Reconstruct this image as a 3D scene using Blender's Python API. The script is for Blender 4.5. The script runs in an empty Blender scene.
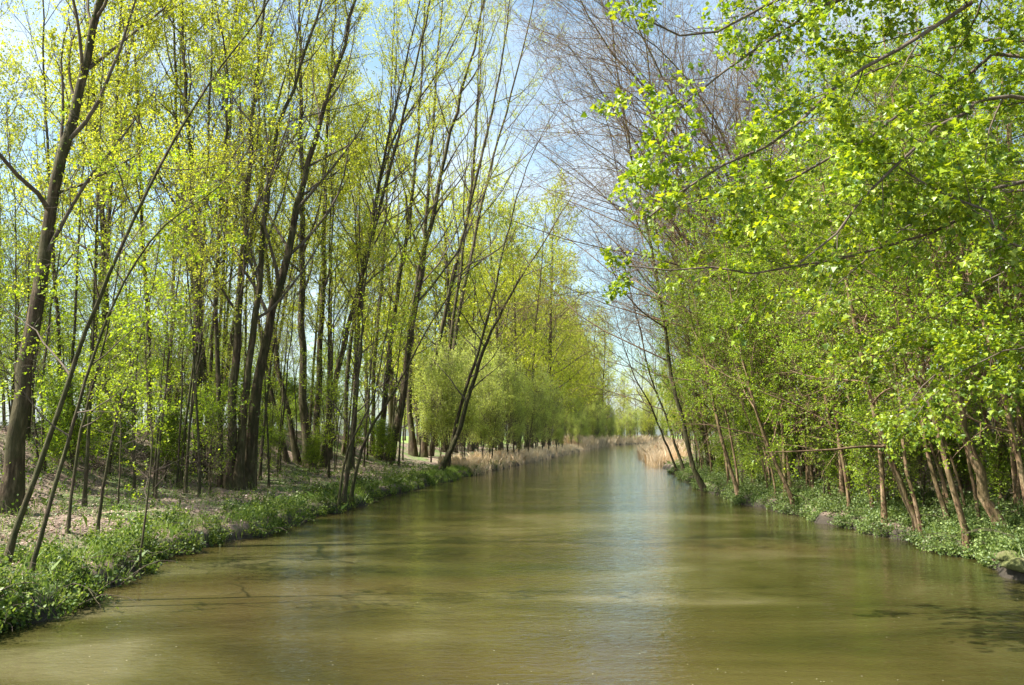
import bpy, math, numpy as np
from mathutils import Vector
rng = np.random.default_rng(11)
C = bpy.context.scene.collection
PI = math.pi
F = 850.0; CAMH = 3.0; PITCH = math.atan(92.5 / F)

# ------------------------------------------------------------------ camera
cam = bpy.data.cameras.new('camera'); co = bpy.data.objects.new('camera', cam); C.objects.link(co)
cam.lens = 36 * F / 1024; cam.sensor_width = 36; cam.clip_end = 4000; cam.clip_start = 0.1
co.location = (0, 0, CAMH); co.rotation_euler = (PI / 2 + PITCH, 0, 0)
bpy.context.scene.camera = co

def at(px, py, Y):                     # photograph measurement -> world point at distance Y
    cx = (px - 512) / F; cy = (342.5 - py) / F
    d = np.array([cx, math.cos(PITCH) - cy * math.sin(PITCH), math.sin(PITCH) + cy * math.cos(PITCH)])
    return np.array([0, 0, CAMH]) + d * (Y / d[1])

# ------------------------------------------------------------------ terrain
LY = np.array([-60, 0, 12.6, 16.6, 20.2, 24, 28.3, 33.5, 44.7, 63.8, 77, 134, 196, 260, 330, 420, 900, 3000])
LX = np.array([-10, -7.9, -7.6, -8.0, -8.3, -8.1, -7.3, -6.9, -5.9, -3.1, -1.0, 8.5, 18.5, 31, 62, 180, 1400, 5000])
RY = np.array([-60, 0, 14, 18.2, 20.7, 22.6, 26.8, 31.5, 38.6, 45.5, 65, 88, 121, 190, 240, 310, 400, 900, 3000])
RX = np.array([9, 10.2, 10.8, 10.8, 11.1, 10.8, 11.2, 10.5, 10.3, 10.4, 12.5, 15.3, 19.0, 31, 44, 76, 196, 1430, 5040])
def wig(y, s): return 0.16 * np.sin(y * 1.7 + s) + 0.10 * np.sin(y * 3.9 + 2 * s) + 0.22 * np.sin(y * .63 + 3 * s)
def XL(y): return np.interp(y, LY, LX) + wig(y, 1.3)
def XR(y): return np.interp(y, RY, RX) + wig(y, 4.1)
def sstep(a, b, x):
    t = np.clip((x - a) / (b - a), 0, 1); return t * t * (3 - 2 * t)
def bump2(x, y):
    return (0.5 * np.sin(x * .9 + 1.7 * np.sin(y * .37)) * np.cos(y * .8 + x * .3) + 0.3 * np.sin(x * 2.3 + y * 1.1) * np.sin(y * 2.9 - x * .7)
            + .2 * np.sin(x * 5.1 - y * 3.3) * np.sin(y * 4.7 + x * 2.2))
def ground(x, y):
    x = np.asarray(x, float); y = np.asarray(y, float)
    dl = XL(y) - x; dr = x - XR(y)
    far = 1 - sstep(60, 110, y)
    hl = .42 * sstep(-.05, .35, dl) + .38 * sstep(.4, 2.6, dl) + .45 * sstep(2.5, 8, dl) * (.4 + .6 * far) + 2.1 * sstep(6, 12.5, dl) * (.15 + .85 * far) - 1.5 * sstep(20, 40, dl) * far
    hr = .38 * sstep(-.05, .35, dr) + .55 * sstep(.4, 2.8, dr) + 4.5 * sstep(2.8, 17, dr) * (.15 + .85 * far) + 2 * sstep(15, 40, dr) * far
    bed = -1.2 * sstep(0, .8, -np.maximum(dl, dr))
    z = np.where(dl > 0, hl, np.where(dr > 0, hr, bed))
    d = np.maximum(dl, dr)
    amp = .17 * sstep(.2, 2.0, d) + .4 * sstep(30, 200, d)
    return z + amp * bump2(x, y)
def ground_hit(px, py):
    Y = 6.0
    while Y < 600:
        p = at(px, py, Y)
        if p[2] <= max(float(ground(p[0], p[1])), 0): return p
        Y += .04 if Y < 60 else .3
    return at(px, py, 60)

# ------------------------------------------------------------------ mesh helpers
def make_mesh(name, V, loops, lens, mats, midx=None, smooth=None):
    m = bpy.data.meshes.new(name)
    V = np.asarray(V, np.float32); loops = np.asarray(loops, np.int32); lens = np.asarray(lens, np.int32)
    m.vertices.add(len(V)); m.vertices.foreach_set('co', V.ravel())
    m.loops.add(len(loops)); m.loops.foreach_set('vertex_index', loops)
    m.polygons.add(len(lens)); m.polygons.foreach_set('loop_start', np.concatenate([[0], np.cumsum(lens)[:-1]]).astype(np.int32))
    for mm in mats: m.materials.append(mm)
    if midx is not None: m.polygons.foreach_set('material_index', np.asarray(midx, np.int32))
    if smooth is not None: m.polygons.foreach_set('use_smooth', np.broadcast_to(np.asarray(smooth, bool), (len(lens),)).copy())
    m.update(calc_edges=True)
    return m
class MB:
    def __init__(s): s.V = []; s.L = []; s.N = []; s.M = []; s.S = []; s.n = 0
    def add(s, V, Fc, mat=0, smooth=False):      # Fc: [nf, k]
        V = V.reshape(-1, 3); s.V.append(V); s.L.append((Fc + s.n).ravel()); s.N.append(np.full(len(Fc), Fc.shape[1]))
        s.M.append(np.full(len(Fc), mat)); s.S.append(np.full(len(Fc), smooth)); s.n += len(V)
    def mesh(s, name, mats):
        if not s.V: return None
        return make_mesh(name, np.concatenate(s.V), np.concatenate(s.L), np.concatenate(s.N), mats, np.concatenate(s.M), np.concatenate(s.S))
def link(name, mesh, parent=None, loc=None):
    o = bpy.data.objects.new(name, mesh); C.objects.link(o)
    if parent is not None: o.parent = parent
    if loc is not None: o.location = loc
    return o
def norm(a): return a / np.maximum(np.linalg.norm(a, axis=-1, keepdims=True), 1e-9)
def tubes(mb, P, R, S, mat=0, lump=0.0, cap=False):
    N, K, _ = P.shape
    T = norm(np.gradient(P, axis=1))
    ref = np.where(np.abs(T[:, :1, 2:3]) > .8, np.array([[[1., .13, 0]]]), np.array([[[0, .1, 1.]]]))
    A = norm(np.cross(T, np.broadcast_to(ref, T.shape))); B = np.cross(T, A)
    th = np.arange(S) * 2 * PI / S
    rr = R[:, :, None] * np.ones(S)
    if lump:
        ph = rng.random((N, 1, 1)) * 6
        z = np.arange(K)[None, :, None]
        rr = rr * (1 + lump * np.sin(3 * th[None, None] + z * .35 + ph) + lump * .7 * np.sin(5 * th[None, None] - z * .6 + 2 * ph) + lump * .5 * rng.normal(0, 1, rr.shape))
    V = P[:, :, None, :] + rr[..., None] * (np.cos(th)[None, None, :, None] * A[:, :, None, :] + np.sin(th)[None, None, :, None] * B[:, :, None, :])
    i = np.arange(N)[:, None, None] * K * S; k = np.arange(K - 1)[None, :, None] * S; s = np.arange(S)[None, None]
    s2 = (s + 1) % S
    Fc = np.stack([i + k + s, i + k + s2, i + k + S + s2, i + k + S + s], -1).reshape(-1, 4)
    mb.add(V, Fc, mat, True)
    if cap:
        base = np.arange(N) * K * S
        for n_ in range(N):
            mb.add(V[n_, -1], np.arange(S)[None], mat)
def sample(P, R, t):                   # P [N,K,3], t [N] -> position, tangent, radius
    K = P.shape[1]; u = np.clip(t, 0, .9999) * (K - 1); i = u.astype(int); f = (u - i)[:, None]
    n = np.arange(len(P)); a = P[n, i]; b = P[n, i + 1]
    return a * (1 - f) + b * f, norm(b - a), R[n, i] * (1 - f[:, 0]) + R[n, i + 1] * f[:, 0]
def grow(P, R, n, t0, t1, ang, length, up=.1, wob=.12, K=6, rfrac=.55, rmin=.003, bias=None, shape=.5, pw=1.0, rl=.014):
    N = len(P); idx = np.repeat(np.arange(N), n); M = N * n
    t = (np.tile(np.arange(n), N) + rng.random(M)) / n; t = t0 + (t1 - t0) * t ** pw
    pos, tan, rad = sample(P[idx], R[idx], t)
    a = np.radians(ang[0] + (ang[1] - ang[0]) * rng.random(M))
    ph = np.tile(np.arange(n) * 2.4, N) + rng.random(M) * 1.6 + np.repeat(rng.random(N) * 6.28, n)
    ref = norm(rng.normal(0, .05, (M, 3)) + np.where(np.abs(tan[:, 2:3]) > .85, [[1., 0, 0]], [[0, 0, 1.]]))
    A = norm(np.cross(tan, ref)); B = np.cross(tan, A)
    d = np.cos(a)[:, None] * tan + np.sin(a)[:, None] * (np.cos(ph)[:, None] * A + np.sin(ph)[:, None] * B)
    if bias is not None: d = d + np.asarray(bias)
    d = norm(d)
    L = (length[0] + (length[1] - length[0]) * rng.random(M)) * (1 - shape * (t - t0) / max(t1 - t0, 1e-6))
    Q = np.empty((M, K, 3)); Q[:, 0] = pos; st = (L / (K - 1))[:, None]
    for k in range(1, K):
        d = norm(d + np.array([0, 0, up]) + rng.normal(0, wob, (M, 3)))
        Q[:, k] = Q[:, k - 1] + d * st
    r0 = np.maximum(np.minimum(rad * rfrac, L * rl), rmin)
    RR = r0[:, None] * np.linspace(1, .3, K)[None]
    return Q, np.maximum(RR, rmin * .6)
RH = np.array([[0, 0], [.38, .45], [.5, 1.0], [-.38, .45]])   # replaced below
LEAF_SIMPLE = np.array([[0, 0], [.36, .42], [0, 1.0], [-.36, .42]])
_ml = [(0, 0), (.18, .10), (.46, .02), (.38, .28), (.62, .48), (.34, .52), (.24, .72), (0, 1.05)]
LEAF_MAPLE = np.array(_ml + [(-x, y) for x, y in _ml[-2:0:-1]])
LEAF_ROUND = np.array([[0, 0], [.34, .18], [.40, .55], [0, 1.0], [-.40, .55], [-.34, .18]])
def leaves(mb, P, m, size, mat=1, shape=LEAF_SIMPLE, spread=.05, upn=.9, t0=.1, droop=.2, fold=.0, clump=None):
    """m leaves per twig polyline"""
    N = len(P); idx = np.repeat(np.arange(N), m); M = N * m
    t = t0 + (1 - t0) * rng.random(M)
    pos, tan, _ = sample(P[idx], np.zeros(P.shape[:2])[idx], t)
    if clump is not None:
        q = pos * clump[0]; o = rng.random(3) * 9
        k = np.sin(q[:, 0] + o[0] + 1.3 * np.sin(q[:, 2] * .8)) * np.sin(q[:, 1] + o[1] + np.sin(q[:, 0] * .7)) + .6 * np.sin(q[:, 2] * 1.3 + o[2] + q[:, 0] * .5) + .35 * np.sin(q[:, 0] * 3.1 + q[:, 1] * 2.7)
        keep = k + rng.normal(0, .25, M) > clump[1]; pos = pos[keep]; tan = tan[keep]; M = len(pos)
    pos = pos + rng.normal(0, spread, (M, 3))
    put(mb, pos, tan * .8 + rng.normal(0, .7, (M, 3)) + [0, 0, -droop], size, mat, shape, upn, fold)
def put(mb, pos, axis, size, mat, shape, upn=.9, fold=0.):
    M = len(pos); ax = norm(axis)
    nrm = norm(np.array([0, 0, upn]) + rng.normal(0, .55, (M, 3)))
    side = norm(np.cross(ax, nrm)); nn = np.cross(side, ax)
    s = (size[0] + (size[1] - size[0]) * rng.random(M) ** 1.3)[:, None, None]
    k = len(shape)
    V = pos[:, None] + s * (shape[None, :, :1] * side[:, None] + shape[None, :, 1:] * ax[:, None]
                            + (fold * np.abs(shape[None, :, :1]) - .25 * fold * shape[None, :, 1:] ** 2) * nn[:, None])
    Fc = np.arange(M * k).reshape(M, k)
    mb.add(V, Fc, mat, False)

# ------------------------------------------------------------------ materials
def nt(name):
    m = bpy.data.materials.new(name); m.use_nodes = True; t = m.node_tree; t.nodes.clear()
    out = t.nodes.new('ShaderNodeOutputMaterial'); return m, t, out
def N(t, k, **kw):
    n = t.nodes.new(k)
    for a, b in kw.items():
        if a.startswith('i_'): n.inputs[a[2:].replace('_', ' ')].default_value = b
        else: setattr(n, a, b)
    return n
def ramp(t, fac, stops):
    r = t.nodes.new('ShaderNodeValToRGB'); el = r.color_ramp.elements
    while len(el) < len(stops): el.new(.5)
    for e, (p, c) in zip(el, stops): e.position = p; e.color = (*c, 1)
    t.links.new(fac, r.inputs[0]); return r
def leaf_mat(name, cols, trans=.5, tcol=(1.0, 1.0, .55), gloss=.018, rough=.45):
    m, t, out = nt(name)
    g = N(t, 'ShaderNodeNewGeometry')
    r = ramp(t, g.outputs['Random Per Island'], [(i / (len(cols) - 1), c) for i, c in enumerate(cols)])
    tc = N(t, 'ShaderNodeTexCoord'); nz = N(t, 'ShaderNodeTexNoise'); nz.inputs['Scale'].default_value = .6; nz.inputs['Detail'].default_value = 1
    t.links.new(tc.outputs['Object'], nz.inputs['Vector'])
    hs = N(t, 'ShaderNodeHueSaturation'); mr = N(t, 'ShaderNodeMapRange'); mr.inputs[1].default_value = .3; mr.inputs[2].default_value = .7
    mr.inputs[3].default_value = .75; mr.inputs[4].default_value = 1.25
    t.links.new(nz.outputs[0], mr.inputs[0]); t.links.new(mr.outputs[0], hs.inputs['Value']); t.links.new(r.outputs[0], hs.inputs['Color'])
    d = N(t, 'ShaderNodeBsdfDiffuse'); t.links.new(hs.outputs[0], d.inputs[0])
    mul = N(t, 'ShaderNodeMix', data_type='RGBA', blend_type='MULTIPLY'); mul.inputs[0].default_value = 1
    t.links.new(hs.outputs[0], mul.inputs[6]); mul.inputs[7].default_value = (*[c * 1.5 for c in tcol], 1)
    tr = N(t, 'ShaderNodeBsdfTranslucent'); t.links.new(mul.outputs[2], tr.inputs[0])
    mx = N(t, 'ShaderNodeMixShader'); mx.inputs[0].default_value = trans
    t.links.new(d.outputs[0], mx.inputs[1]); t.links.new(tr.outputs[0], mx.inputs[2])
    gl = N(t, 'ShaderNodeBsdfGlossy'); gl.inputs['Roughness'].default_value = rough; gl.inputs[0].default_value = (.9, .95, 1, 1)
    m2 = N(t, 'ShaderNodeMixShader'); m2.inputs[0].default_value = gloss
    t.links.new(mx.outputs[0], m2.inputs[1]); t.links.new(gl.outputs[0], m2.inputs[2]); t.links.new(m2.outputs[0], out.inputs[0])
    return m
def bark_mat(name, c1, c2, c3, scale=9, moss=.0, mosscol=(.10, .13, .03)):
    m, t, out = nt(name); tc = N(t, 'ShaderNodeTexCoord'); mp = N(t, 'ShaderNodeMapping'); mp.inputs['Scale'].default_value = (1, 1, .22)
    t.links.new(tc.outputs['Object'], mp.inputs[0])
    n1 = N(t, 'ShaderNodeTexNoise'); n1.inputs['Scale'].default_value = scale; n1.inputs['Detail'].default_value = 6; n1.inputs['Roughness'].default_value = .7
    t.links.new(mp.outputs[0], n1.inputs['Vector'])
    r = ramp(t, n1.outputs[0], [(.3, c1), (.5, c2), (.68, c3)])
    n2 = N(t, 'ShaderNodeTexNoise'); n2.inputs['Scale'].default_value = 1.3; n2.inputs['Detail'].default_value = 5; t.links.new(tc.outputs['Object'], n2.inputs['Vector'])
    mk = ramp(t, n2.outputs[0], [(.52 - moss * .3, (0, 0, 0)), (.62 - moss * .2, (1, 1, 1))])
    mix = N(t, 'ShaderNodeMix', data_type='RGBA'); mlt = N(t, 'ShaderNodeMath', operation='MULTIPLY'); mlt.inputs[1].default_value = moss
    t.links.new(mk.outputs[0], mlt.inputs[0]); t.links.new(mlt.outputs[0], mix.inputs[0]); t.links.new(r.outputs[0], mix.inputs[6]); mix.inputs[7].default_value = (*mosscol, 1)
    p = N(t, 'ShaderNodeBsdfPrincipled'); p.inputs['Roughness'].default_value = .9; p.inputs['Specular IOR Level'].default_value = .2
    t.links.new(mix.outputs[2], p.inputs['Base Color'])
    b = N(t, 'ShaderNodeBump'); b.inputs['Strength'].default_value = .9; b.inputs['Distance'].default_value = .05
    t.links.new(n1.outputs[0], b.inputs['Height']); t.links.new(b.outputs[0], p.inputs['Normal']); t.links.new(p.outputs[0], out.inputs[0])
    return m
M_BARK = bark_mat('poplar_bark', (.014, .009, .006), (.060, .041, .025), (.17, .125, .08), 8, .4, (.05, .06, .018))
M_BARK_R = bark_mat('reddish_bark', (.03, .018, .011), (.17, .105, .06), (.38, .27, .17), 9, .3, (.09, .10, .03))
M_BARK_D = bark_mat('dark_stem_bark', (.016, .011, .008), (.062, .044, .028), (.14, .105, .07), 12, .4, (.06, .08, .02))
M_TWIG = bark_mat('twig_bark', (.06, .045, .035), (.11, .085, .065), (.17, .13, .1), 5)
M_TWIG_R = bark_mat('bare_twig_bark', (.08, .052, .033), (.16, .105, .065), (.27, .19, .12), 5)
M_YEL = leaf_mat('young_poplar_leaf', [(.24, .28, .022), (.40, .42, .04), (.32, .36, .028), (.54, .51, .10)], .5, (1.0, 1, .5))
M_GRN = leaf_mat('fresh_green_leaf', [(.12, .18, .013), (.23, .30, .02), (.34, .39, .035), (.16, .24, .016)], .5, (1.05, 1.05, .5))
M_MAP = leaf_mat('maple_leaf', [(.05, .10, .01), (.18, .27, .018), (.34, .40, .03), (.07, .135, .010), (.27, .35, .018), (.11, .19, .011)], .42, (1.15, 1.05, .4), .028, .42)
M_RGT = leaf_mat('hornbeam_leaf', [(.07, .125, .009), (.17, .265, .017), (.32, .39, .035), (.11, .19, .013)], .48, (1.05, 1.05, .5))
M_HERB = leaf_mat('herb_leaf', [(.028, .055, .009), (.065, .105, .016), (.12, .17, .03), (.21, .25, .065)], .4)
M_IVY = leaf_mat('ivy_leaf', [(.045, .08, .018), (.095, .14, .035), (.15, .205, .06), (.23, .28, .10)], .35, (1, 1, .6), .02, .5)
M_LIT = leaf_mat('litter_leaf', [(.16, .10, .07), (.32, .23, .18), (.48, .37, .31), (.24, .15, .11)], .1, (1, .8, .6), .03)
M_REED = leaf_mat('dry_reed', [(.40, .31, .20), (.56, .45, .31), (.48, .37, .25), (.66, .56, .42)], .4, (1, .9, .7), .03)
M_PALE = leaf_mat('pale_bush_leaf', [(.27, .32, .07), (.36, .40, .10), (.42, .45, .15), (.31, .36, .08)], .58, (1, 1, .6))
M_GRASS = leaf_mat('grass_blade', [(.09, .15, .02), (.15, .22, .04), (.20, .26, .06)], .35)

def ground_mat():
    m, t, out = nt('woodland_soil'); tc = N(t, 'ShaderNodeTexCoord')
    def nz(s, d=5, r=.6):
        n = N(t, 'ShaderNodeTexNoise'); n.inputs['Scale'].default_value = s; n.inputs['Detail'].default_value = d; n.inputs['Roughness'].default_value = r
        t.links.new(tc.outputs['Object'], n.inputs['Vector']); return n
    a = nz(7, 8, .75); b = nz(.55, 4)
    r1 = ramp(t, a.outputs[0], [(.3, (.07, .048, .034)), (.5, (.19, .135, .10)), (.7, (.33, .25, .2))])
    r2 = ramp(t, a.outputs[0], [(.3, (.035, .05, .014)), (.5, (.09, .13, .03)), (.7, (.17, .2, .06))])
    k = ramp(t, b.outputs[0], [(.46, (0, 0, 0)), (.58, (1, 1, 1))])
    mx = N(t, 'ShaderNodeMix', data_type='RGBA'); t.links.new(k.outputs[0], mx.inputs[0]); t.links.new(r1.outputs[0], mx.inputs[6]); t.links.new(r2.outputs[0], mx.inputs[7])
    r3 = ramp(t, a.outputs[0], [(.3, (.07, .12, .02)), (.5, (.14, .21, .035)), (.7, (.22, .28, .06))])
    ma = N(t, 'ShaderNodeAttribute', attribute_name='meadow'); mz = N(t, 'ShaderNodeMix', data_type='RGBA')
    t.links.new(ma.outputs['Fac'], mz.inputs[0]); t.links.new(mx.outputs[2], mz.inputs[6]); t.links.new(r3.outputs[0], mz.inputs[7])
    p = N(t, 'ShaderNodeBsdfPrincipled'); p.inputs['Roughness'].default_value = .95; aw = N(t, 'ShaderNodeAttribute', attribute_name='wet'); mw = N(t, 'ShaderNodeMix', data_type='RGBA'); mw.inputs[7].default_value = (.035, .027, .018, 1)
    t.links.new(aw.outputs['Fac'], mw.inputs[0]); t.links.new(mz.outputs[2], mw.inputs[6]); t.links.new(mw.outputs[2], p.inputs['Base Color'])
    bp = N(t, 'ShaderNodeBump'); bp.inputs['Strength'].default_value = 1; bp.inputs['Distance'].default_value = .06; t.links.new(a.outputs[0], bp.inputs['Height'])
    t.links.new(bp.outputs[0], p.inputs['Normal']); t.links.new(p.outputs[0], out.inputs[0]); return m
def water_mat():
    m, t, out = nt('murky_river_water'); tc = N(t, 'ShaderNodeTexCoord')
    def nz(sc, s, d=3, r=.5, dist=0.):
        mp = N(t, 'ShaderNodeMapping'); mp.inputs['Scale'].default_value = sc; t.links.new(tc.outputs['Object'], mp.inputs[0])
        n = N(t, 'ShaderNodeTexNoise'); n.inputs['Scale'].default_value = s; n.inputs['Detail'].default_value = d; n.inputs['Roughness'].default_value = r
        n.inputs['Distortion'].default_value = dist; t.links.new(mp.outputs[0], n.inputs['Vector']); return n
    silt = nz((.45, 1, 1), .26, 5, .55, 1.2)
    cr = ramp(t, silt.outputs[0], [(.34, (.016, .017, .004)), (.47, (.034, .031, .008)), (.56, (.052, .047, .015)), (.68, (.098, .087, .042))])
    p = N(t, 'ShaderNodeBsdfPrincipled'); p.inputs['Roughness'].default_value = .03; p.inputs['IOR'].default_value = 1.33
    br = nz((.6, 1, 1), .12, 3, .5, .5); bm = ramp(t, br.outputs[0], [(.46, (0, 0, 0)), (.66, (.65, .65, .65))])
    mxx = N(t, 'ShaderNodeMix', data_type='RGBA'); t.links.new(bm.outputs[0], mxx.inputs[0]); t.links.new(cr.outputs[0], mxx.inputs[6]); mxx.inputs[7].default_value = (.064, .040, .015, 1)
    t.links.new(mxx.outputs[2], p.inputs['Base Color'])
    w1 = nz((.55, 1.2, 1), 2.0, 3, .5, 1.2); w2 = nz((.7, 1.4, 1), 6, 3, .5, 1.2); w3 = nz((1, 1.6, 1), .28, 1, .4)
    def mul(a, f):
        q = N(t, 'ShaderNodeMath', operation='MULTIPLY'); t.links.new(a, q.inputs[0]); q.inputs[1].default_value = f; return q.outputs[0]
    def add(a, b):
        q = N(t, 'ShaderNodeMath', operation='ADD'); t.links.new(a, q.inputs[0]); t.links.new(b, q.inputs[1]); return q.outputs[0]
    h = add(add(mul(w1.outputs[0], .015), mul(w2.outputs[0], .011)), mul(w3.outputs[0], .03))
    b = N(t, 'ShaderNodeBump'); b.inputs['Strength'].default_value = 1; b.inputs['Distance'].default_value = 1.0; t.links.new(h, b.inputs['Height'])
    t.links.new(b.outputs[0], p.inputs['Normal']); t.links.new(p.outputs[0], out.inputs[0]); return m

# ------------------------------------------------------------------ ground and water
def frange(spec):
    r = []
    for a, b, s in spec: r += list(np.arange(a, b, s))
    return np.array(r + [spec[-1][1]])
rows = frange([(-60, 8, 2.), (8, 60, .22), (60, 120, .6), (120, 260, 2), (260, 900, 20), (900, 3000, 150)])
dcol = np.concatenate([[0, .08, .18, .3, .45], np.arange(.6, 20, .22), np.arange(20, 50, 1.5), np.geomspace(50, 2500, 24)])
XLr, XRr = XL(rows), XR(rows)
inner = np.linspace(.02, .98, 14)
Xg = np.concatenate([(XLr[:, None] - dcol[None, ::-1]), XLr[:, None] + (XRr - XLr)[:, None] * inner[None], XRr[:, None] + dcol[None]], 1)
Yg = np.broadcast_to(rows[:, None], Xg.shape)
Zg = ground(Xg, Yg)
nr, nc = Xg.shape
ii = np.arange(nr - 1)[:, None] * nc + np.arange(nc - 1)[None]
Fq = np.stack([ii, ii + 1, ii + nc + 1, ii + nc], -1).reshape(-1, 4)
g = MB(); g.add(np.stack([Xg, Yg, Zg], -1), Fq, 0, True)
gm = g.mesh('ground', [ground_mat()]); at_ = gm.attributes.new('meadow', 'FLOAT', 'POINT')
_dl = XLr[:, None] - Xg; _dr = Xg - XRr[:, None]
_mw = np.clip(sstep(12, 16, _dl + 1.5 * bump2(Xg * .5, Yg * .5)) + sstep(70, 110, Yg) * sstep(14, 22, np.maximum(_dl, _dr)), 0, 1)
at_.data.foreach_set('value', _mw.astype(np.float32).ravel())
a2 = gm.attributes.new('wet', 'FLOAT', 'POINT'); a2.data.foreach_set('value', (1 - sstep(.18, .42, Zg + .08 * bump2(Xg * 3, Yg * 3))).astype(np.float32).ravel())
go = link('ground', gm); go['kind'] = 'structure'
w = MB()
wi = np.linspace(-.06, 1.06, 9)
wr = frange([(-60, 260, 4.), (260, 900, 20), (900, 3000, 150)])
Xw = XL(wr)[:, None] + (XR(wr) - XL(wr))[:, None] * wi[None]; Yw = np.broadcast_to(wr[:, None], Xw.shape)
nr2, nc2 = Xw.shape; ii = np.arange(nr2 - 1)[:, None] * nc2 + np.arange(nc2 - 1)[None]
w.add(np.stack([Xw, Yw, Xw * 0 + .0], -1), np.stack([ii, ii + 1, ii + nc2 + 1, ii + nc2], -1).reshape(-1, 4), 0, True)
wo = link('river_water', w.mesh('river_water', [water_mat()])); wo['kind'] = 'structure'

# ------------------------------------------------------------------ trees
def spline(pts, K):
    pts = np.asarray(pts, float); n = len(pts)
    if n == 2: pts = np.array([pts[0], (pts[0] + pts[1]) / 2, pts[1]]); n = 3
    seg = np.concatenate([[0], np.cumsum(np.linalg.norm(np.diff(pts, axis=0), axis=1))])
    u = np.linspace(0, seg[-1], K); P = np.vstack([2 * pts[0] - pts[1], pts, 2 * pts[-1] - pts[-2]])
    i = np.clip(np.searchsorted(seg, u, 'right') - 1, 0, n - 2); f = ((u - seg[i]) / (seg[i + 1] - seg[i]))[:, None]
    p0, p1, p2, p3 = P[i], P[i + 1], P[i + 2], P[i + 3]
    return .5 * ((2 * p1) + (-p0 + p2) * f + (2 * p0 - 5 * p1 + 4 * p2 - p3) * f ** 2 + (-p0 + 3 * p1 - 3 * p2 + p3) * f ** 3)
KIND = dict(
    poplar=dict(rs=1.5, bark=M_BARK, twig=M_TWIG, leaf=M_YEL, t0=.26, limbs=24, ang=(25, 58), ll=(.13, .27), up=.11, sub=8, sl=(.9, 2.4), tw=7, tl=(.35, .9), lv=15, ls=(.06, .11), sang=(25, 62), clump=(.9, -.25)),
    poplar_far=dict(rs=2., bark=M_BARK, twig=M_TWIG, leaf=M_YEL, t0=.08, limbs=34, ang=(35, 75), ll=(.14, .27), up=.10, sub=8, sl=(1., 2.6), tw=5, tl=(.5, 1.2), lv=13, ls=(.10, .18), sang=(25, 62), clump=(.6, -.25)),
    willow=dict(bark=M_BARK_D, twig=M_TWIG, leaf=M_GRN, t0=.2, limbs=18, ang=(25, 70), ll=(.16, .32), up=.04, sub=7, sl=(.6, 1.5), tw=6, tl=(.25, .7), lv=11, ls=(.06, .11), sang=(30, 65), clump=(1.3, .0)),
    bush=dict(bark=M_BARK_D, twig=M_TWIG, leaf=M_PALE, t0=.06, limbs=14, ang=(15, 45), ll=(.16, .34), up=.14, sub=7, sl=(.7, 1.6), tw=5, tl=(.3, .8), lv=9, ls=(.07, .12), sang=(20, 50), clump=(1.5, -.3)),
    sapling=dict(bark=M_BARK_D, twig=M_TWIG, leaf=M_GRN, t0=.24, limbs=14, ang=(35, 78), ll=(.14, .28), up=.04, sub=5, sl=(.4, 1.), tw=5, tl=(.2, .5), lv=10, ls=(.045, .085), sang=(30, 65), clump=(2., -.05)),
    bare=dict(rs=2.1, bark=M_BARK_D, twig=M_TWIG_R, leaf=M_YEL, t0=.22, limbs=28, ang=(28, 66), ll=(.26, .50), up=.025, sub=11, sl=(1.4, 3.6), tw=6, tl=(.6, 1.6), lv=1, ls=(.03, .055), sang=(25, 55)),
    shrub=dict(bark=M_BARK_D, twig=M_TWIG, leaf=M_RGT, t0=.08, limbs=10, ang=(25, 65), ll=(.2, .4), up=.06, sub=6, sl=(.4, .9), tw=5, tl=(.2, .5), lv=10, ls=(.05, .09), sang=(25, 60)),
    pole=dict(rs=1.4, bark=M_BARK_D, twig=M_TWIG, leaf=M_YEL, t0=.4, limbs=12, ang=(25, 60), ll=(.12, .24), up=.1, sub=6, sl=(.5, 1.3), tw=5, tl=(.3, .7), lv=9, ls=(.05, .09), sang=(25, 60)),
    slim=dict(bark=M_BARK_R, twig=M_TWIG_R, leaf=M_RGT, t0=.36, limbs=15, ang=(35, 75), ll=(.14, .26), up=.06, sub=7, sl=(.6, 1.3), tw=6, tl=(.3, .6), lv=11, ls=(.05, .09), sang=(30, 65), clump=(1.5, -.1)),
    hornbeam=dict(bark=M_BARK_R, twig=M_TWIG_R, leaf=M_RGT, t0=.18, limbs=22, ang=(40, 82), ll=(.17, .30), up=.03, sub=9, sl=(.7, 1.6), tw=7, tl=(.3, .65), lv=14, ls=(.05, .095), sang=(30, 65), clump=(1.3, .0)),
)
def crown_mesh(P, R, kd, bias=None, dens=1., H=None, name='crown'):
    """limbs, branchlets, twigs and leaves grown on trunk polylines P [n,K,3]"""
    mb = MB(); H = H or float(np.linalg.norm(P[0, -1] - P[0, 0])); k = KIND[kd] if isinstance(kd, str) else kd
    L1, R1 = grow(P, R, max(3, int(k['limbs'] * (.5 + .5 * min(dens, 2)))), k['t0'], .97, k['ang'], (k['ll'][0] * H, k['ll'][1] * H), k['up'], .10, 8, .5, .008 * k.get('rs', 1), bias, .55)
    tubes(mb, L1, R1, 5, 0)
    L2, R2 = grow(L1, R1, k['sub'], .18, .98, k['sang'], k['sl'], k['up'] * .8, .13, 5, .55, .004 * k.get('rs', 1), None, .4, rl=.010)
    tubes(mb, L2, R2, 3, 0)
    L3, R3 = grow(L2, R2, k['tw'], .12, .98, (25, 60), k['tl'], k['up'] * .6, .16, 4, .6, .0026 * k.get('rs', 1), None, .3, rl=.008)
    tubes(mb, L3, R3, 3, 0)
    lv = k['lv'] * dens
    if lv >= 1: leaves(mb, L3, int(round(lv)), k['ls'], 1, k.get('shape', LEAF_SIMPLE), spread=.03, upn=.7, fold=.25, clump=k.get('clump', (1.1, -.35)))
    else: leaves(mb, L3[rng.random(len(L3)) < lv], 1, k['ls'], 1)
    return mb.mesh(name, [k['twig'], k['leaf']])
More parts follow.
